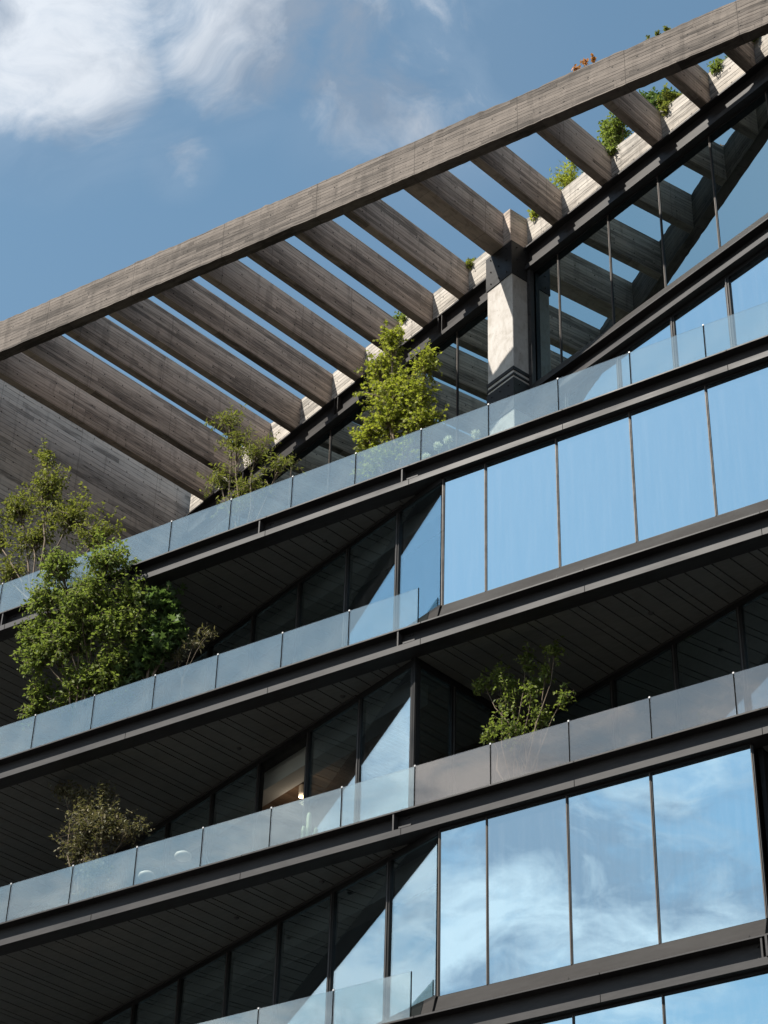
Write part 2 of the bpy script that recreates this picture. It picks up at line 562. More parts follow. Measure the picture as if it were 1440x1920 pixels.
BEAM = [(0, 0), (0.37, 0), (0.37, -0.53), (0, -0.53), (0, -0.395), (0.19, -0.395), (0.19, -0.032), (0, -0.032)]
bolt = MB()
bolt.lathe([(0.0, -0.026), (0.014, -0.026), (0.018, -0.02), (0.018, 0.0)], sides=6)
bolt_me = bolt.mesh('bolt', 'steel')
BOLT_A = Matrix.Rotation(R(-90), 4, 'X')


def add_bolt(parent, mw, x, y, z):
    share('bolt', bolt_me, parent, mw @ Matrix.Translation((x, y, z)) @ BOLT_A)


stiff = MB()
stiff.box(-0.016, 0.016, 0.012, 0.188, -0.393, -0.034)
stiff_me = stiff.mesh('stiffener', 'steel')
for k, z in enumerate(L):
    b = MB()
    b.extrude_x([(y, z + h) for y, h in BEAM], XL, XR)
    beam = b.obj('floor_beam', 'steel', bld, MA)
    xs = [-18.8] if k else [-18.8, -22.4, -26.0, -29.55]
    if k == 3:
        xs = [-18.8, -11.78]
    for x in xs:
        share('stiffener', stiff_me, beam, Matrix.Translation((x, 0, z)))
        for dx in (-0.13, 0.17, 0.24):
            for dz in (-0.10, -0.31):
                add_bolt(beam, MA, x + dx, 0.19, z + dz)
    jn = MB()
    jn.box(-0.005, 0.005, -0.003, 0.0, z - 0.528, z - 0.397)
    jn.box(-0.005, 0.005, -0.003, 0.0, z - 0.031, z - 0.001)
    jn_me = jn.mesh('butt_joint', 'matt_black')
    for i in range(9):
        share('butt_joint', jn_me, beam, Matrix.Translation((-18.62 + 3.6 * (i - 4) + 0.35 * (k % 2), 0, 0)))
    # short splice angle lying on the lower flange, right of the stiffener
    sp = MB()
    sp.box(xs[0] + 0.13, xs[0] + 0.40, -0.004, 0.15, z - 0.394, z - 0.355)
    sp.obj('splice_angle', 'steel', beam, MA)
    s = MB()
    s.box(XL, XR, 0.372, 15.0, z - 0.30, z - 0.015)
    s.obj('floor_slab', 'slab_concrete', bld, MA)
# bolted end plate at the right end of the third floor edge
b = MB()
b.box(-11.70, -11.66, -0.03, 0.17, L[3] - 0.40, L[3] - 0.03)
ep = b.obj('end_plate', 'steel', bld, MA)
for i in range(6):
    add_bolt(ep, MA, -11.74, 0.19, L[3] - 0.07 - i * 0.062)

# storeys under the visible ones
b = MB()
b.box(XL, XR, 0.4, 15.0, 0.0, L[4] - 0.56)
b.obj('lower_storeys', 'recess_glass', bld, MA)

mull_cache = {}


def curtain_wall(name, mw, x0, x1, y, z0, z1, joints, gmat, style='fin', head=0.05, special=None, close=True):
    """a run of glazing along local x; panes between the joints"""
    fr = MB()
    fm = 'black_frame'
    if style == 'fin':
        fr.box(x0, x1, y - 0.015, y + 0.06, z1 - head, z1)
        lo_ = (y - 0.012, y + 0.06, z0, z0 + 0.02)
        top, bot = z1 - head, z0 + 0.02
    else:
        fr.box(x0, x1, y - 0.03, y + 0.09, z1 - head, z1)
        lo_ = (y - 0.03, y + 0.09, z0, z0 + 0.06)
        top, bot = z1 - head, z0 + 0.06
    frame = fr.obj('window_frame', fm, bld, mw)
    lr = MB()
    lr.box(x0, x1, *lo_)
    lr.obj('bottom_rail', fm, frame, mw)
    J = sorted([j for j in joints if x0 + 0.05 < j < x1 - 0.4])
    E_ = [x0] + J + [x1]
    for j in (E_ if close else E_[:-1]):
        key = (style, round(top - bot, 3))
        if key not in mull_cache:
            mm = MB()
            h = top - bot
            if style == 'fin':
                mm.box(-0.016, 0.006, -0.022, 0.05, 0.002, h - 0.002, 0)
                mm.box(0.006, 0.028, -0.010, 0.05, 0.002, h - 0.002, 1)
                mull_cache[key] = mm.mesh('mullion', ['bronze', 'black_frame'])
            else:
                mm.box(-0.060, 0.060, -0.028, 0.088, 0.002, h - 0.002, 0)
                mm.box(-0.012, 0.012, -0.050, -0.028, 0.002, h - 0.002, 1)
                mull_cache[key] = mm.mesh('mullion', ['black_frame', 'trim_metal'])
        share('mullion', mull_cache[key], frame, mw @ Matrix.Translation((j, y, bot)))
    w = 0.024 if style == 'fin' else 0.055
    for i in range(len(E_) - 1):
        a, b_ = E_[i] + w, E_[i + 1] - w
        if b_ - a < 0.05:
            continue
        p = MB()
        p.box(a - (a + b_) / 2, b_ - (a + b_) / 2, 0, 0.014, 0.004, top - bot - 0.004)
        mt = gmat
        if special and special[0] < (a + b_) / 2 < special[1]:
            mt = special[2]
        # every sheet sits a hair out of true, as real glazing does
        k_ = 0.25 if gmat == 'roof_glass' else 1.0
        tilt = Matrix.Rotation(R(random.uniform(-0.30, 0.30) * k_), 4, 'Z') @ Matrix.Rotation(R(random.uniform(-0.22, 0.22) * k_), 4, 'X')
        p.obj('glass_pane', mt, frame, mw @ Matrix.Translation(((a + b_) / 2, y + 0.004, bot)) @ tilt)
    return frame


def seq(a, step, n):
    return [a + step * i for i in range(n)]


FIN = [-16.88] + seq(-15.25, 1.638, 10)


def sill_a(x0, x1, z):
    s = MB()
    s.extrude_x([(0.004, z + 0.004), (0.20, z + 0.004), (0.20, z + 0.315), (0.125, z + 0.315), (0.115, z + 0.29)], x0, x1)
    o = s.obj('sill', 'sill_metal', bld, MA)
    for x in FIN[1::2]:
        if x0 < x < x1:
            j = MB()
            j.box(x - 0.006, x + 0.006, 0.0, 0.004, z + 0.006, z + 0.05)
            j.obj('sill_joint', 'black_frame', o, MA)
    return o


def sill_b(u0, u1, z, off=0.0):
    s = MB()
    s.extrude_x([(off - 0.10, z + 0.004), (off + 0.06, z + 0.004), (off + 0.06, z + 0.315), (off - 0.03, z + 0.315)], u0, u1)
    return s.obj('sill', 'sill_metal', bld, MB_)


def interior(u0, u1, zf, zc, off=0.0, wood=False, beams=True):
    """room behind a set-back wall: back wall, ceiling and the pale beam casing behind the glass"""
    r = MB()
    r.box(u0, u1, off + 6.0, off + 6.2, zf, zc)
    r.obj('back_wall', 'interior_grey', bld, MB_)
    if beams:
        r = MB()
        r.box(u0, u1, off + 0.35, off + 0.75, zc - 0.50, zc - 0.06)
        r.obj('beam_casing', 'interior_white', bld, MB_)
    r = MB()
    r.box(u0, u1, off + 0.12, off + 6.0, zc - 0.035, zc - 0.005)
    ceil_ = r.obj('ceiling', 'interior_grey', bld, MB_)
    if wood:
        pl = MB()
        pl.box(-0.055, 0.055, 0.96, 5.2, -0.025, 0.0)
        me = pl.mesh('plank', 'wood')
        u = -7.6
        while u < -1.0:
            share('plank', me, ceil_, MB_ @ Matrix.Translation((u, off, zc - 0.045)))
            u += 0.118


def soffit(poly, z):
    """dark boards under an overhang, each one clipped to the outline; they run with the joists above"""
    bk = MB()
    bk.prism(poly, z + 0.028, z + 0.05)
    back = bk.obj('soffit', 'soffit_back', bld, MA)
    nx, ny = CD[1], -CD[0]                     # across the boards
    s0 = min(nx * x + ny * y for x, y in poly)
    s1 = max(nx * x + ny * y for x, y in poly)
    s, i = s0 - 0.1, 0
    wid = [0.36, 0.36, 0.18]
    while s < s1:
        w = wid[i % 3]
        p = clip(clip(poly, -nx, -ny, -(s + 0.014)), nx, ny, s + w - 0.014)
        if len(p) >= 3:
            ar = abs(sum(p[k][0] * p[(k + 1) % len(p)][1] - p[(k + 1) % len(p)][0] * p[k][1] for k in range(len(p)))) / 2
            if ar > 0.02:
                q = MB()
                q.prism(p, z + random.uniform(-0.002, 0.002), z + 0.026)
                q.obj('soffit_board', 'soffit_panel', back, MA)
        s += w
        i += 1
    return back


det = MB()
det.lathe([(0.0, -0.035), (0.03, -0.033), (0.05, -0.015), (0.055, 0.0)], sides=14)
det_me = det.mesh('smoke_detector', 'trim_metal', smooth=True)


def detector(x, y, z):
    share('smoke_detector', det_me, bld, Matrix.Translation((x, y, z - 0.001)))


def trim_b(u0, u1, z, off=0.0):
    s = MB()
    s.box(u0, u1, off - 0.075, off - 0.032, z - 0.045, z - 0.004)
    s.obj('edge_trim', 'trim_metal', bld, MB_)


SOF = -0.525
UB = -20.5
# storeys with a flush front: first, third and fourth below the roof terrace
for k in (0, 2, 3):
    zt, zb = L[k] - 0.535, L[k + 1]
    xr = XR if k == 0 else -11.70
    curtain_wall('front', MA, F0[0], xr, 0.15, zb + 0.315, zt, FIN, 'facade_glass')
    sill_a(F0[0] + 0.02, xr, zb)
    curtain_wall('set_back', MB_, UB, -0.03, 0.0, zb + 0.315, L[k] + SOF, [-1.44 - 1.70 * i for i in range(12)], 'recess_glass', 'frame', head=0.13, close=False)
    sill_b(UB, -0.05, zb)
    trim_b(UB, -1.3, L[k] + SOF)
    poly = [(XL, 0.375), (-18.52, 0.375), b2w(UB, -0.02)]
    soffit(poly, L[k] + SOF)
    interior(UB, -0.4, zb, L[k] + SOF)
    if k:
        # a second recess opens at the right edge of the picture
        c = MB()
        c.box(-11.68, -11.60, 0.40, 3.4, zb, L[k] - 0.54)
        c.obj('return_wall', 'black_frame', bld, MA)
        curtain_wall('back', MA, -11.6, XR, 3.4, zb + 0.02, L[k] + SOF, seq(-10.0, 1.7, 6), 'recess_glass', 'frame', head=0.13)
        soffit([(-11.59, 0.375), (XR, 0.375), (XR, 3.36), (-11.59, 3.36)], L[k] + SOF)

# the storey with the glazed corner and terraces on both sides of it
zt, zb = L[1] + SOF, L[2]
UC = -0.79
curtain_wall('set_back', MB_, UB, UC, 0.0, zb + 0.05, zt, [-2.50 - 1.70 * i for i in range(11)], 'recess_glass', 'frame', head=0.15,
             special=(-5.95, -4.2, 'clear_glass'))
trim_b(UB, -2.6, zt)
soffit([(XL, 0.375), (-18.55, 0.375), (b2w(UC, -0.02)), b2w(UB, -0.02)], zt)
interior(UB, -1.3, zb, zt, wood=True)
corner = b2w(UC, 0.0)
angC = math.atan2(CD[1], CD[0])
MC = mrot((corner[0], corner[1], 0), angC)          # local x runs back along the return wall
lenC = OFF2 / (CD[0] * sB + CD[1] * cB)
curtain_wall('return', MC, 0.02, lenC, -0.0, zb + 0.05, zt, [1.08, 2.3], 'recess_glass', 'frame', head=0.15)
jx, jy = corner[0] + CD[0] * lenC, corner[1] + CD[1] * lenC
uj = w2b(jx, jy)[0]
curtain_wall('set_back', MB_, uj, UE, OFF2, zb + 0.05, zt, [-0.35 + 1.70 * i for i in range(1, 7)], 'recess_glass', 'frame', head=0.15)
trim_b(uj, UE, zt, OFF2)
e_pt = b2w(UE, OFF2 - 0.02)
soffit([(corner[0] + 0.06, 0.375), (e_pt[0] - 0.6, 0.375), b2w(UE - 0.6, OFF2 - 0.02), (jx + 0.02, jy - 0.03)], zt)
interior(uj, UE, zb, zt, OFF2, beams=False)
b = MB()
b.box(-0.05, 0.05, -0.05, 0.05, zb + 0.05, zt)
b.obj('corner_post', 'black_frame', bld, MB_ @ Matrix.Translation((UC, 0, 0)))
curtain_wall('front', MA, e_pt[0], XR, 0.15, zb + 0.315, L[1] - 0.535, FIN, 'facade_glass')

# roof terrace level: glazing under and over the middle floor edge, double height left of the column
b = MB()
b.extrude_x([(OFF2 - 0.10 + y, MID + h) for y, h in BEAM], -0.87, UE + 0.5)
b.obj('floor_beam', 'steel', bld, MB_)
b = MB()
b.box(-0.85, UE + 0.5, OFF2 + 0.272, OFF2 + 8.0, MID - 0.30, MID - 0.015)
b.obj('floor_slab', 'slab_concrete', bld, MB_)
b = MB()
b.extrude_x([(OFF2 - 0.09, MID + 0.004), (OFF2 + 0.12, MID + 0.004), (OFF2 + 0.12, MID + 0.30), (OFF2 + 0.03, MID + 0.30)], -0.80, UE + 0.5)
b.obj('sill', 'sill_metal', bld, MB_)
curtain_wall('under', MB_, -0.80, UE, OFF2 + 0.10, L[0] + 0.05, MID - 0.53, [0.25, 1.90, 3.55, 5.15, 6.8, 8.4], 'facade_glass', 'frame', head=0.10)
ROOFB = 37.84
curtain_wall('over', MB_, -0.80, UE + 0.5, OFF2 + 0.10, MID + 0.30, ROOFB, [0.11, 1.81, 3.43, 5.04, 6.75, 8.4], 'roof_glass')
curtain_wall('double', MB_, -15.15, -1.70, OFF2 + 0.10, L[0] + 0.05, ROOFB, [-3.53 - 1.69 * i for i in range(7)], 'roof_glass')
b = MB()
b.extrude_x([(3.20, PERG - 0.004), (3.64, PERG - 0.004), (3.64, ROOFB), (3.20, ROOFB), (3.20, ROOFB + 0.13), (3.36, ROOFB + 0.13),
             (3.36, PERG - 0.05), (3.20, PERG - 0.05)], -15.15, UE + 0.5)
rb = b.obj('roof_beam', 'steel', bld, MB_)
st2 = MB()
st2.box(-0.012, 0.012, 3.215, 3.358, ROOFB + 0.132, PERG - 0.052)
st2_me = st2.mesh('stiffener', 'steel')
for u in (-4.0, -8.2, -12.4):
    for du in (-0.07, 0.07):
        share('stiffener', st2_me, rb, MB_ @ Matrix.Translation((u + du, 0, 0)))
b = MB()
b.box(-15.15, UE + 0.5, 3.64, 12.0, 39.0, 39.45)
b.obj('roof_slab', 'slab_concrete', bld, MB_)
b = MB()
b.box(-15.15, UE + 0.5, 9.5, 9.7, L[0], 39.0)
b.obj('back_wall', 'interior_grey', bld, MB_)
b = MB()
b.box(-15.1, UE + 0.5, 3.6, 9.5, ROOFB - 0.02, ROOFB + 0.02)
b.obj('ceiling', 'interior_grey', bld, MB_)

for x, y, z in ((-13.9, 1.25, L[1]), (-20.6, 0.85, L[1]), (-23.6, 1.5, L[1]), (-21.2, 0.8, L[0]), (-24.6, 1.7, L[0]), (-20.9, 0.85, L[2]), (-23.2, 1.3, L[2])):
    detector(x, y, z + SOF)

# ------------------------------------------------------------------ concrete pergola
perg = empty('concrete_pergola', (*b2w(-1.3, 3.1), L[0]), 'board-marked concrete pergola with slanting joists over the roof terrace', 'pergola')


def strip_mesh(x0, x1, y0, y1, z0, z1, step=0.14, rough=0.012, top=0.022):
    """long concrete member along x with slightly uneven arrises"""
    n = max(2, int((x1 - x0) / step))
    rnd = random.Random(3)
    ring = [(y0, z0), (y0, z0 + (z1 - z0) * 0.5), (y0, z1), (y1, z1), (y1, z0)]
    v, f = [], []
    for i in range(n + 1):
        x = x0 + (x1 - x0) * i / n
        lt = rnd.gauss(0, top * 0.5) + top * math.sin(x * 2.1) * 0.5
        for k, (y, z) in enumerate(ring):
            dy = rnd.gauss(0, rough * 0.4)
            dz = lt + rnd.gauss(0, top * 0.3) if z == z1 else rnd.gauss(0, rough * 0.25)
            v.append((x, y + dy, z + dz))
    m_ = len(ring)
    for i in range(n):
        for k in range(m_):
            a, b_ = i * m_ + k, i * m_ + (k + 1) % m_
            f.append((a, b_, b_ + m_, a + m_))
    f.append(tuple(range(m_)))
    f.append(tuple(range(n * m_ + m_ - 1, n * m_ - 1, -1)))
    o = MB()
    return o.add(v, f)


OY0, OY1 = 0.05, 0.33
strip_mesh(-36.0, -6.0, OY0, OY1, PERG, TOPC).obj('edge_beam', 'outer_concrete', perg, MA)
strip_mesh(-15.15, UE + 0.5, 3.37, 3.635, PERG, TOPC, 0.2, 0.006, 0.012).obj('parapet_beam', 'parapet_concrete', perg, MB_)

# joists: u is where each left face would cross the wall line, measured along B
JU = [(-13.87, .22), (-12.62, .22), (-11.22, .22), (-9.85, .22), (-8.47, .22), (-7.08, .22), (-5.70, .22), (-4.33, .23), (-2.945, .23),
      (-1.307, .45), (0.463, .23), (2.165, .23), (3.82, .23), (5.343, .23), (6.735, .23), (8.1, .23)]
angJ = math.atan2(CD[1], CD[0])
for u, w in JU:
    pts = []
    for uu in (u, u + w):
        ox, oy = b2w(uu, 0.0)
        k0 = (OY1 - 0.01 - oy) / CD[1]
        # distance along CD to the parapet face (or the column front for the wide joist)
        o_end = 2.83 if w > 0.4 else 3.375
        k1 = o_end / (CD[0] * sB + CD[1] * cB)
        if k0 >= k1 - 0.2:
            pts = []
            break
        pts.append(((ox + CD[0] * k0, oy + CD[1] * k0), (ox + CD[0] * k1, oy + CD[1] * k1)))
    if len(pts) < 2:
        continue
    (a0, a1), (c0, c1) = pts
    mw = mrot((a0[0], a0[1], 0), angJ)
    inv = mw.inverted()
    loc = [tuple((inv @ Vector((p[0], p[1], 0)))[:2]) for p in (a0, c0, c1, a1)]
    j = MB()
    j.prism(loc, PERG + 0.004, TOPC - 0.008)
    j.obj('joist', 'board_concrete', perg, mw, bevel=0.010)

# end wall closing the terrace on the left, from the terrace floor to the top of the pergola
ox, oy = b2w(-15.2, 0.0)
k0 = (OY1 - 0.005 - oy) / CD[1]
k1 = 3.9
w0 = (ox + CD[0] * k0, oy + CD[1] * k0)
mw = mrot((w0[0], w0[1], 0), angJ)
b = MB()
b.box(0.0, k1 - k0, 0.0, 0.35, L[0] - 0.1, TOPC + 0.55)
b.obj('end_wall', 'wall_concrete', perg, mw, bevel=0.012)

# column, its head and foot shoes
CU0, CU1, CO0, CO1 = -1.75, -0.865, 2.804, 3.42
b = MB()
b.box(CU0, CU1, CO0, CO1, L[0] - 0.1, PERG - 0.01)
clm = b.obj('column', 'column_concrete', perg, MB_, bevel=0.012)
b = MB()
b.box(CU0 + 0.5, CU1 - 0.04, CO0 + 0.002, 3.40, PERG - 0.009, TOPC - 0.03)
b.obj('column_head', 'board_concrete', clm, MB_, bevel=0.010)


def shoe(z0, z1, tri=False):
    s = MB()
    s.box(CU0 - 0.02, CU1 + 0.02, CO0 - 0.022, CO0 - 0.001, z0, z1)
    s.box(CU1 + 0.001, CU1 + 0.022, CO0 - 0.001, CO1, z0, z1)
    o = s.obj('steel_shoe', 'shoe_steel', clm, MB_)
    for i in range(3):
        for zz in np.linspace(z0 + 0.15, z1 - 0.15, 3):
            add_bolt(o, MB_, CU0 + 0.16 + i * 0.28, CO0 - 0.022, float(zz))
    rot = Matrix.Rotation(R(90), 4, 'Z')
    for i in range(2):
        for zz in np.linspace(z0 + 0.15, z1 - 0.15, 3):
            share('bolt', bolt_me, o, MB_ @ Matrix.Translation((CU1 + 0.022, CO0 + 0.15 + i * 0.28, float(zz))) @ rot @ BOLT_A)
    return o


shoe(37.50, 38.58)
shoe(33.30, 34.22)
for z0, z1 in ((34.46, 34.56), (34.30, 34.36)):
    s = MB()
    s.box(CU0 - 0.02, CU1 + 0.02, CO0 - 0.022, CO0 - 0.001, z0, z1)
    s.box(CU1 + 0.001, CU1 + 0.022, CO0 - 0.001, CO1, z0, z1)
    s.obj('steel_band', 'shoe_steel', clm, MB_)
# steel channel behind the column on its right, with a row of bolts
s = MB()
s.box(CU1 + 0.03, CU1 + 0.14, 3.26, 3.38, MID + 0.02, ROOFB)
ch = s.obj('steel_channel', 'steel', clm, MB_)
for i in range(7):
    add_bolt(ch, MB_, CU1 + 0.085, 3.26, MID + 0.5 + i * 0.48)

# ------------------------------------------------------------------ glass balcony railings
rail_pane = MB()
rail_pane.box(0.0125, 1.6125, 0, 0.018, 0.006, 0.885)
pane_me = {mt: rail_pane.mesh('rail_pane', mt) for mt in ('rail_glass', 'brown_reflection_glass')}
post = MB()
post.box(-0.0115, 0.0115, -0.003, 0.035, 0.004, 0.872)
post_me = post.mesh('post', 'matt_black')
clamp = MB()
clamp.box(-0.016, 0.016, -0.008, 0.028, 0.0, 0.034)
clamp_me = clamp.mesh('clamp', 'clamp_steel')
JX0 = -18.37
PITCH = 1.625


def railing(z, x_end, label, brown_reflection_from=None):
    root = empty('balcony_railing', (-24, 0.05, z), label, 'railing', 'glass balcony railings')
    i = -10
    while True:
        x = JX0 + PITCH * i
        if x > x_end - 0.1:
            break
        last = x + PITCH > x_end + 0.3
        mt = 'brown_reflection_glass' if brown_reflection_from is not None and x > brown_reflection_from - 0.3 else 'rail_glass'
        tilt = Matrix.Rotation(R(random.uniform(-0.18, 0.18)), 4, 'Z')
        share('rail_pane', pane_me[mt], root, Matrix.Translation((x, 0.05, z)) @ tilt)
        share('post', post_me, root, Matrix.Translation((x, 0.05, z)))
        if i > -10:
            share('clamp', clamp_me, root, Matrix.Translation((x, 0.05, z + 0.872)))
        i += 1
    # closing edge at the end of the run
    e = MB()
    e.box(-0.006, 0.006, -0.002, 0.022, 0.004, 0.885)
    share('end_edge', e.mesh('end_edge', 'matt_black'), root, Matrix.Translation((JX0 + PITCH * i + 0.004, 0.05, z)))
    return root


railing(L[0], XR, 'long glass railing of the topmost terrace, under the concrete pergola')
railing(L[1], JX0, 'glass railing in front of the big leafy bush, ending at the blue glazing')
railing(L[2], XR, 'glass railing running the whole width past the glazed corner, with a browner reflection tinted in on the right', JX0)
railing(L[3], JX0, 'lowest glass railing, cut by the bottom edge of the picture')

# ------------------------------------------------------------------ plants
LEAF = {
    'oval': (np.array([(0, 0, 0), (0.26, 0.35, 0.05), (0, 0.42, -0.03), (-0.26, 0.35, 0.05), (0.15, 0.75, 0.02), (-0.15, 0.75, 0.02), (0, 1.0, -0.08)]),
             [(0, 1, 2), (0, 2, 3), (2, 1, 4), (2, 3, 5)[::-1], (2, 4, 6), (2, 6, 5)]),
    'thin': (np.array([(0, 0, 0), (0.13, 0.4, 0.03), (0, 0.5, -0.02), (-0.13, 0.4, 0.03), (0, 1.0, -0.1)]),
             [(0, 1, 2), (0, 2, 3), (2, 1, 4), (2, 4, 3)]),
    'maple': (np.array([(0, 0, 0), (0.42, 0.10, 0.04), (0.20, 0.38, 0.0), (0.52, 0.66, 0.05), (0.16, 0.62, 0.0), (0, 1.0, -0.08), (-0.16, 0.62, 0.0),
                        (-0.52, 0.66, 0.05), (-0.20, 0.38, 0.0), (-0.42, 0.10, 0.04), (0, 0.42, -0.02)]),
              [(0, 1, 10), (1, 2, 10), (2, 3, 10), (3, 4, 10), (4, 5, 10), (5, 6, 10), (6, 7, 10), (7, 8, 10), (8, 9, 10), (9, 0, 10)]),
}


def leaves_mesh(name, pos, dirs, sizes, kind, mat, rng):
    T, faces = LEAF[kind]
    n = len(pos)
    d = dirs / np.linalg.norm(dirs, axis=1, keepdims=True)
    up = np.tile(np.array([0, 0, 1.0]), (n, 1)) + rng.normal(0, 0.55, (n, 3))
    x = np.cross(d, up)
    x /= np.linalg.norm(x, axis=1, keepdims=True) + 1e-9
    z = np.cross(x, d)
    V = (pos[:, None, :] + sizes[:, None, None] * (T[None, :, 0:1] * x[:, None, :] + T[None, :, 1:2] * d[:, None, :] + T[None, :, 2:3] * z[:, None, :]))
    V = V.reshape(-1, 3)
    k = len(T)
    Fa = (np.array(faces)[None, :, :] + (np.arange(n) * k)[:, None, None]).reshape(-1, 3)
    me = bpy.data.meshes.new(name)
    me.vertices.add(len(V))
    me.vertices.foreach_set('co', V.astype(np.float32).ravel())
    me.loops.add(len(Fa) * 3)
    me.loops.foreach_set('vertex_index', Fa.astype(np.int32).ravel())
    me.polygons.add(len(Fa))
    me.polygons.foreach_set('loop_start', np.arange(0, len(Fa) * 3, 3, dtype=np.int32))
    me.polygons.foreach_set('loop_total', np.full(len(Fa), 3, dtype=np.int32))
    me.materials.append(MATS[mat])
    me.update(calc_edges=True)
    me.validate()
    return me


def plant(name, base, blobs, label, cat, kind='oval', mat='leaf_green', density=1.0, leaf=0.10, depth=0.8, stems=3, seed=1,
          group='plants on the terraces', trunk_r=0.035, droop=0.25, twig=0.42, trunk_name='stems', guard=None):
    """blobs: (x, y, z, half width, half height); twigs with leaves fill them, stems run up from the base"""
    rng = np.random.default_rng(seed)
    root = empty(name, base, label, cat, group)
    B = Vector(base)
    wood_ = MB()
    P, D, S = [], [], []
    hubs = []
    for s in range(stems):
        hubs.append(B + Vector((rng.normal(0, 0.12), rng.normal(0, 0.06), 0)))
    for bi, (bx_, by_, bz_, rw, rh) in enumerate(blobs):
        c = Vector((bx_, by_, bz_))
        h = hubs[bi % stems]
        mid1 = h.lerp(c, 0.4) + Vector((rng.normal(0, 0.10), rng.normal(0, 0.06), 0.15 * (c - h).length * 0.5))
        if guard:
            mid1 = Vector((h.x + (c.x - h.x) * 0.3, h.y, max(guard[0] + 0.15, h.z + (c.z - h.z) * 0.4)))
        mid2 = h.lerp(c, 0.75) + Vector((rng.normal(0, 0.08), rng.normal(0, 0.06), 0.06))
        wood_.tube([h - B, mid1 - B, mid2 - B, c - B], [trunk_r, trunk_r * 0.7, trunk_r * 0.45, trunk_r * 0.22], 5)
        rd = min(rw, rh) * depth + 0.05
        nt = max(8, int(density * 380 * (rw * rh * rd) ** 0.62))
        for k in range(nt):
            q = rng.normal(0, 1, 3)
            q /= np.linalg.norm(q)
            r = min(abs(rng.normal(0.62, 0.36)), 1.55)
            st = np.array([bx_ + q[0] * rw * r, by_ + q[1] * rd * r, bz_ + q[2] * rh * r])
            dr = q * np.array([1, 0.7, 0.8]) + np.array([0, 0, 0.35]) + rng.normal(0, 0.45, 3)
            dr /= np.linalg.norm(dr)
            ln = twig * rng.uniform(0.55, 1.25)
            p0 = st - dr * ln * 0.6
            p1 = st + dr * ln * 0.4
            if guard:
                if min(p0[2], p1[2]) < guard[0]:
                    p0[1], p1[1] = max(p0[1], guard[1] + 0.1), max(p1[1], guard[1] + 0.1)
            if k % 3 == 0:
                w0 = Vector(mid2.lerp(c, rng.uniform(0.2, 1.0)))
                wood_.tube([w0 - B, (w0.lerp(Vector(p0), 0.55) + Vector((0, 0, 0.03))) - B, Vector(p0) - B, Vector(p1) - B],
                           [trunk_r * 0.22, trunk_r * 0.16, trunk_r * 0.12, trunk_r * 0.06], 3)
            else:
                wood_.tube([Vector(p0) - B, Vector(p1) - B], [trunk_r * 0.12, trunk_r * 0.06], 3)
            nl = int(rng.integers(7, 13))
            for j in range(nl):
                f = (j + rng.uniform(0, 0.8)) / nl
                side = 1 if j % 2 else -1
                pp = p0 + (p1 - p0) * f
                sd = np.cross(dr, rng.normal(0, 1, 3))
                sd /= np.linalg.norm(sd) + 1e-9
                ld = dr * 0.45 + sd * side * 0.8 + np.array([0, 0, -droop + rng.normal(0, 0.2)])
                P.append(pp)
                D.append(ld)
                S.append(leaf * rng.uniform(0.6, 1.25))
    mw = Matrix.Translation(B)
    wood_.obj(trunk_name, 'bark', root, mw, smooth=True)
    me = leaves_mesh('foliage', np.array(P) - np.array(base), np.array(D), np.array(S), kind, mat, rng)
    share('foliage', me, root, mw)
    return root


plant('terrace_tree', (-19.8, 1.2, L[0]),
      [(-19.9, 1.2, 34.85, .30, .42), (-20.17, 1.2, 34.12, .42, .45), (-19.72, 1.2, 33.29, .70, .52), (-18.95, 1.2, 33.72, .26, .58), (-19.77, 1.2, 32.45, .86, .55),
       (-20.45, 1.2, 32.25, .42, .34), (-19.05, 1.2, 32.1, .48, .46), (-19.88, 1.2, 31.36, .75, .42), (-19.2, 1.2, 32.9, .45, .4)],
      'tall lime-green conical tree behind the top railing, left of the concrete column', 'tree', 'maple', 'leaf_lime', 1.6, 0.08, seed=11, trunk_r=0.045, trunk_name='trunk')
plant('terrace_tree', (-24.0, 1.3, L[0]),
      [(-24.5, 1.3, 34.45, .50, .32), (-24.2, 1.3, 33.66, .52, .42), (-23.6, 1.3, 33.1, .50, .42), (-22.9, 1.3, 32.45, .48, .26), (-24.6, 1.3, 32.69, .46, .42),
       (-23.69, 1.3, 32.16, .65, .30), (-23.95, 1.3, 31.72, .55, .3)],
      'open airy young tree on the top terrace below the pergola joists', 'tree', 'thin', 'leaf_olive', 0.72, 0.12, seed=12, trunk_r=0.035, trunk_name='trunk')
plant('terrace_tree', (-29.6, 1.0, L[0]),
      [(-29.93, 1.0, 35.27, .22, .45), (-29.64, 1.0, 34.25, .6, .58), (-30.57, 1.0, 33.9, .6, .5), (-28.84, 1.0, 33.0, .75, .6), (-27.8, 1.0, 32.1, .55, .45),
       (-29.95, 1.0, 32.75, .7, .45), (-30.48, 1.0, 31.9, .53, .38), (-31.2, 1.0, 33.2, .4, .4)],
      'slender tree with a pointed top before the concrete end wall', 'tree', 'oval', 'leaf_olive', 1.05, 0.095, seed=13, trunk_r=0.04, trunk_name='trunk')
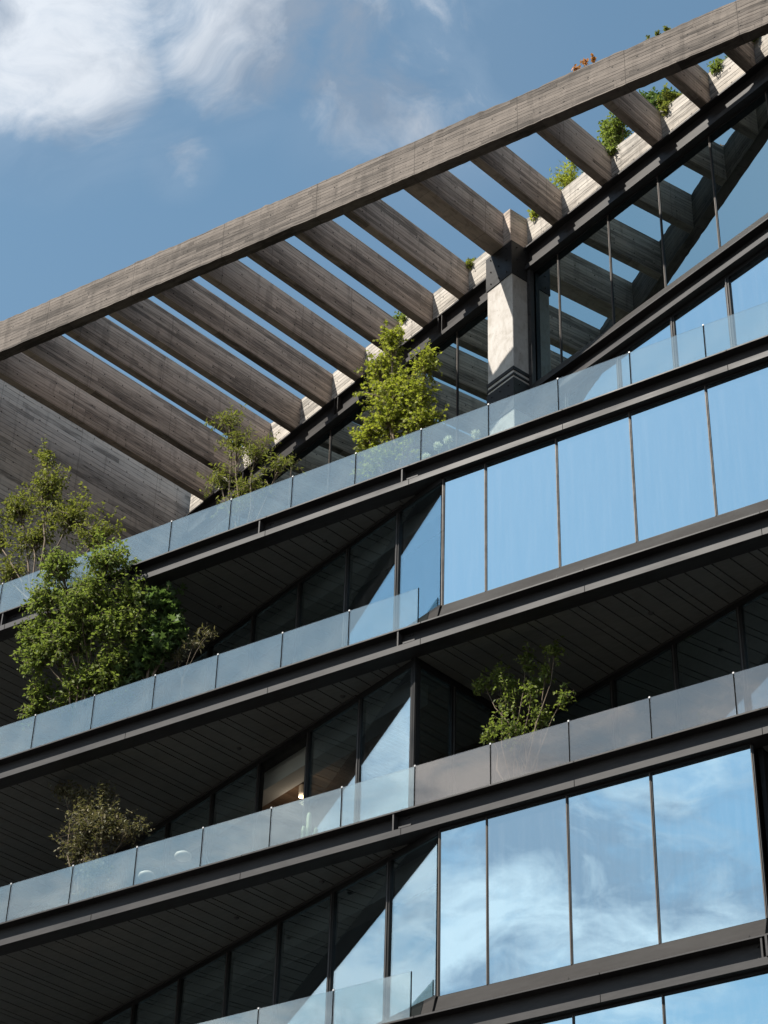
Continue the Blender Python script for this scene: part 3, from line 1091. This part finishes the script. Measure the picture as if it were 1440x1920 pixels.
plant('leafy_bush', (-26.9, 0.32, L[1]),
      [(-27.6, -.45, 30.12, .50, .42), (-26.2, -.45, 29.84, .55, .48), (-26.69, -.42, 29.06, .75, .46), (-28.23, -.15, 28.69, .45, .45), (-27.25, -.15, 28.22, .75, .55),
       (-26.09, -.15, 28.32, .52, .58), (-26.84, .15, 27.28, .9, .42), (-28.19, .15, 27.35, .30, .26), (-26.13, .15, 27.46, .45, .42), (-27.0, -.25, 28.7, .6, .5),
       (-27.3, .30, 26.95, .85, .30), (-28.3, .25, 27.0, .32, .26), (-25.7, -.1, 28.9, .4, .4), (-27.9, -.45, 29.4, .45, .4), (-25.6, .0, 28.2, .4, .45), (-26.4, .3, 26.95, .6, .3), (-28.0, -.2, 28.0, .5, .4)],
      'largest leafy green bush, spilling over the railing and past the beam above', 'bush', 'oval', 'leaf_green', 2.1, 0.10, depth=0.62, seed=14, stems=4, guard=(L[1] + 0.97, 0.12))
plant('maple_shrub', (-25.3, 0.5, L[1]),
      [(-25.14, .45, 28.75, .33, .40), (-25.56, .40, 28.08, .46, .50), (-25.76, .45, 27.31, .4, .32), (-24.84, .45, 28.05, .2, .42), (-25.3, .45, 27.6, .35, .4)],
      'dark green shrub with lobed leaves at the right side of the big bush', 'shrub', 'maple', 'leaf_maple', 1.5, 0.16, seed=15, stems=3)
plant('twiggy_plant', (-24.6, 0.6, L[1]),
      [(-24.75, .6, 27.45, .2, .26), (-24.34, .6, 27.65, .18, .22), (-23.98, .6, 27.76, .1, .12)],
      'small sparse brownish twigs beside the dark lobed shrub', 'plant', 'thin', 'leaf_bronze', 0.75, 0.12, seed=16, stems=2, trunk_r=0.016)
plant('dark_bush', (-26.5, 0.7, L[2]),
      [(-26.59, .7, 23.91, .66, .50), (-27.6, .7, 24.95, .25, .12), (-27.2, .7, 24.7, .25, .14), (-26.9, .7, 24.35, .3, .2), (-26.49, .7, 24.60, .12, .16), (-25.56, .7, 23.44, .33, .17),
       (-26.94, .7, 23.37, .43, .27), (-26.42, .7, 22.61, .37, .37), (-26.2, .6, 23.6, .4, .3)],
      'dark bronze-green bush in the deep shade of a balcony at lower left', 'bush', 'oval', 'leaf_bronze', 2.0, 0.085, seed=17, stems=4, trunk_r=0.018, twig=0.60)
plant('stemmed_shrub', (-16.6, 0.8, L[2]),
      [(-16.38, .8, 24.75, .12, .34), (-15.74, .8, 24.72, .09, .38), (-17.3, .8, 24.45, .16, .28), (-16.95, .8, 24.5, .18, .34), (-16.74, .8, 24.0, .26, .42),
       (-16.25, .8, 24.0, .2, .5), (-15.6, .8, 23.6, .12, .28), (-16.69, .8, 23.2, .34, .3), (-17.2, .8, 23.3, .14, .2), (-15.95, .8, 24.3, .12, .42), (-16.1, .8, 23.3, .25, .3)],
      'upright many-stemmed shrub on the balcony right of the glazed corner', 'shrub', 'oval', 'leaf_green', 1.25, 0.085, seed=18, stems=5, trunk_r=0.02, twig=0.36)
plant('edge_creeper', (-11.45, 0.5, L[4]),
      [(-11.62, .3, 16.7, .12, .3), (-11.55, .3, 16.0, .15, .4), (-11.5, .4, 15.0, .2, .5)],
      'green creeper at the right edge below the lowest beam', 'plant', 'oval', 'leaf_green', 1.2, 0.09, seed=19, stems=1)


def roof_plant(u, z, rw, rh, label, seed, mat='leaf_green', dens=1.6, kind='oval', leaf=0.11):
    x, y = b2w(u, 3.75)
    x2, y2 = b2w(u, 3.62)
    rr = random.Random(seed)
    rw, rh = rw * 1.25, rh * 1.2
    bl = [(x2, y2, z, rw * 0.8, rh * 0.8)]
    for k in range(5):
        du = rr.uniform(-1.0, 1.0) * rw * 1.15
        dz = rr.uniform(-1.0, 0.7) * rh
        xx, yy = b2w(u + du, rr.uniform(3.42, 3.7))
        bl.append((xx, yy, max(z + dz, 39.72), rw * rr.uniform(0.22, 0.45), rh * rr.uniform(0.25, 0.55)))
    for k in range(2):                       # sprays trailing over the face of the parapet
        xx, yy = b2w(u + rr.uniform(-0.6, 1.0) * rw, 3.33)
        bl.append((xx, yy, 39.66, rw * 0.22, 0.09))
    plant('parapet_plant', (x, y, 39.45), bl, label, 'plant', kind, mat, dens * 1.0, leaf * 0.85, 0.9, 2, seed, 'plants along the pergola parapet', 0.014, twig=0.30)


roof_plant(-0.55, 40.15, .16, .24, 'small green tuft on the parapet just right of the column head', 31, 'leaf_lime')
roof_plant(0.22, 40.42, .32, .34, 'loose twiggy green bush on the parapet in the second bay right of the column', 32, 'leaf_lime', 1.3, 'thin', 0.14)
roof_plant(1.90, 40.50, .42, .40, 'fullest bright green bush on the pergola parapet', 33, 'leaf_green', 2.0)
roof_plant(3.32, 40.45, .30, .34, 'dark leafy plant on the parapet under the broad end of the edge beam', 34, 'leaf_maple', 1.6, 'oval', 0.14)
roof_plant(3.95, 40.05, .20, .20, 'low creeper hanging on the parapet beside the dark leafy plant', 35, 'leaf_olive')
roof_plant(5.45, 39.98, .20, .18, 'small creeper on the parapet in the last wholly visible bay', 36, 'leaf_green')
roof_plant(6.60, 39.85, .25, .15, 'creeper on the parapet at the upper right corner of the picture', 37, 'leaf_green')
roof_plant(-3.05, 39.92, .15, .10, 'tiny weed on the parapet in the first bay left of the column', 38, 'leaf_olive', 0.9)
roof_plant(-5.80, 39.92, .28, .16, 'creeper on the parapet directly above the tall lime-green tree', 39, 'leaf_green', 1.2)

# dry weeds rooted on top of the edge beam
for (x, hgt, lab, mt, sd) in ((-14.35, 0.30, 'orange dried weed standing on top of the concrete edge beam', 'leaf_dry', 51),
                              (-12.5, 0.16, 'grey-green weed tuft on the edge beam, right of the orange one', 'leaf_olive', 52)):
    plant('dry_weed', (x, 0.15, TOPC - 0.03), [(x - 0.12, .15, TOPC + hgt * 0.7, .06, .06), (x + 0.12, .15, TOPC + hgt, .06, .06), (x + 0.34, .15, TOPC + hgt * 1.1, .05, .06)],
          lab, 'weed', 'oval', mt, 0.5, 0.07, 0.9, 1, sd, 'weeds on the edge beam', 0.006, twig=0.10)

# white round flower heads behind the top railing
rng = np.random.default_rng(5)
for k, (x, z, lab) in enumerate(((-18.25, 30.60, 'white round flower head, the middle one behind the top railing'),
                                 (-17.33, 30.55, 'white round flower head close to the column foot'),
                                 (-18.55, 30.42, 'white round flower head nearest the lime-green tree'),
                                 (-18.0, 30.66, 'tallest white round flower head behind the top railing'))):
    base = (x, 0.55, L[0])
    root = empty('white_flower', base, lab, 'flower', 'white flowers behind the top railing')
    s = MB()
    s.tube([(0, 0, 0), (0.03, 0, (z - L[0]) * 0.6), (0, 0, z - L[0])], [0.010, 0.008, 0.006], 5)
    s.obj('stem', 'cactus_green', root, Matrix.Translation(base))
    q = rng.normal(0, 1, (240, 3))
    q /= np.linalg.norm(q, axis=1, keepdims=True)
    me = leaves_mesh('flower_head', q * rng.uniform(0.01, 0.085, (240, 1)) + np.array([0, 0, z - L[0]]), q + rng.normal(0, 0.5, (240, 3)), np.full(240, 0.045), 'oval', 'petal_white', rng)
    share('flower_head', me, root, Matrix.Translation(base))

# columnar cactus behind the railing of the cornered storey
cx_, cz_ = -20.96, L[2]
root = empty('cactus', (cx_, 0.4, cz_), 'pale column cactus with two arms behind the railing under the lit room', 'cactus')


def cactus_stem(name, dx, z0, z1, r):
    s = MB()
    v, f = [], []
    sides = 16
    prof = [(r * 0.9, z0), (r, z0 + 0.1), (r, z1 - 0.12), (r * 0.82, z1 - 0.05), (r * 0.45, z1 - 0.012), (0.004, z1)]
    for rr, z in prof:
        for k in range(sides):
            a = k * 2 * math.pi / sides
            q = rr * (1.0 if k % 2 else 0.80)
            v.append((dx + q * math.cos(a), q * math.sin(a), z))
    for i in range(len(prof) - 1):
        for k in range(sides):
            a, b_ = i * sides + k, i * sides + (k + 1) % sides
            f.append((a, b_, b_ + sides, a + sides))
    s.add(v, f)
    return s.obj(name, 'cactus_green', root, Matrix.Translation((cx_, 0.4, cz_)), smooth=True)


cactus_stem('stem', 0.0, 0.0, 0.78, 0.055)
cactus_stem('arm', 0.17, 0.0, 0.40, 0.05)
cactus_stem('arm', -0.12, 0.0, 0.52, 0.045)

# arc floor lamps with round shades on the lower left terrace
for (x, z, lab) in ((-24.12, 22.40, 'round pale lamp shade behind the railing, the higher of the pair'),
                    (-25.0, 22.18, 'round pale lamp shade behind the railing, the lower of the pair')):
    root = empty('arc_lamp', (x + 0.7, 0.6, L[2]), lab, 'lamp', 'round lamps behind the railing')
    mw = Matrix.Translation((x, 0.6, L[2]))
    h = z - L[2]
    s = MB()
    s.lathe([(0.0, 0.0), (0.13, 0.0), (0.13, 0.02), (0.0, 0.025)], (0.7, 0, 0.002))
    s.obj('base', 'black_frame', root, mw)
    s = MB()
    s.tube([(0.7, 0, 0.02), (0.66, 0, h * 0.55), (0.45, 0, h + 0.10), (0.2, 0, h + 0.14), (0.0, 0, h + 0.08)], [0.010] * 5, 6)
    s.obj('pole', 'trim_metal', root, mw)
    s = MB()
    s.lathe([(0.01, 0.09), (0.09, 0.075), (0.16, 0.03), (0.175, -0.01), (0.16, -0.05), (0.09, -0.085), (0.01, -0.095)], (0, 0, h), 24)
    s.obj('lamp_shade', 'lamp_cream', root, mw, smooth=True)

# lit pendant lamp in the room with the clear pane
ux, uy = b2w(-5.92, 1.15)
pz = 24.74
root = empty('pendant_lamp', (ux, uy, pz), 'small lit pendant lamp hanging inside the warm wood-ceilinged room', 'lamp')
mw = Matrix.Translation((ux, uy, pz))
s = MB()
s.lathe([(0.012, 0.30), (0.07, 0.29), (0.075, 0.27), (0.075, 0.02), (0.068, 0.02), (0.068, 0.26), (0.012, 0.27)], (0, 0, 0), 20)
s.obj('shade', 'lamp_cream', root, mw, smooth=True)
s = MB()
s.tube([(0, 0, 0.29), (0, 0, L[1] + SOF - 0.05 - pz)], [0.006, 0.006], 5)
s.obj('cord', 'black_frame', root, mw)
s = MB()
s.lathe([(0.005, -0.035), (0.03, -0.025), (0.045, 0.0), (0.04, 0.03), (0.015, 0.06), (0.005, 0.07)], (0, 0, 0.02), 14)
s.obj('bulb', 'bulb', root, mw, smooth=True)
pl_d = bpy.data.lights.new('pendant_light', 'POINT')
pl_d.energy = 8
pl_d.color = (1.0, 0.80, 0.62)
pl_d.shadow_soft_size = 0.06
pl = bpy.data.objects.new('pendant_light', pl_d)
place(pl, root, mw @ Matrix.Translation((0, 0, -0.10)))
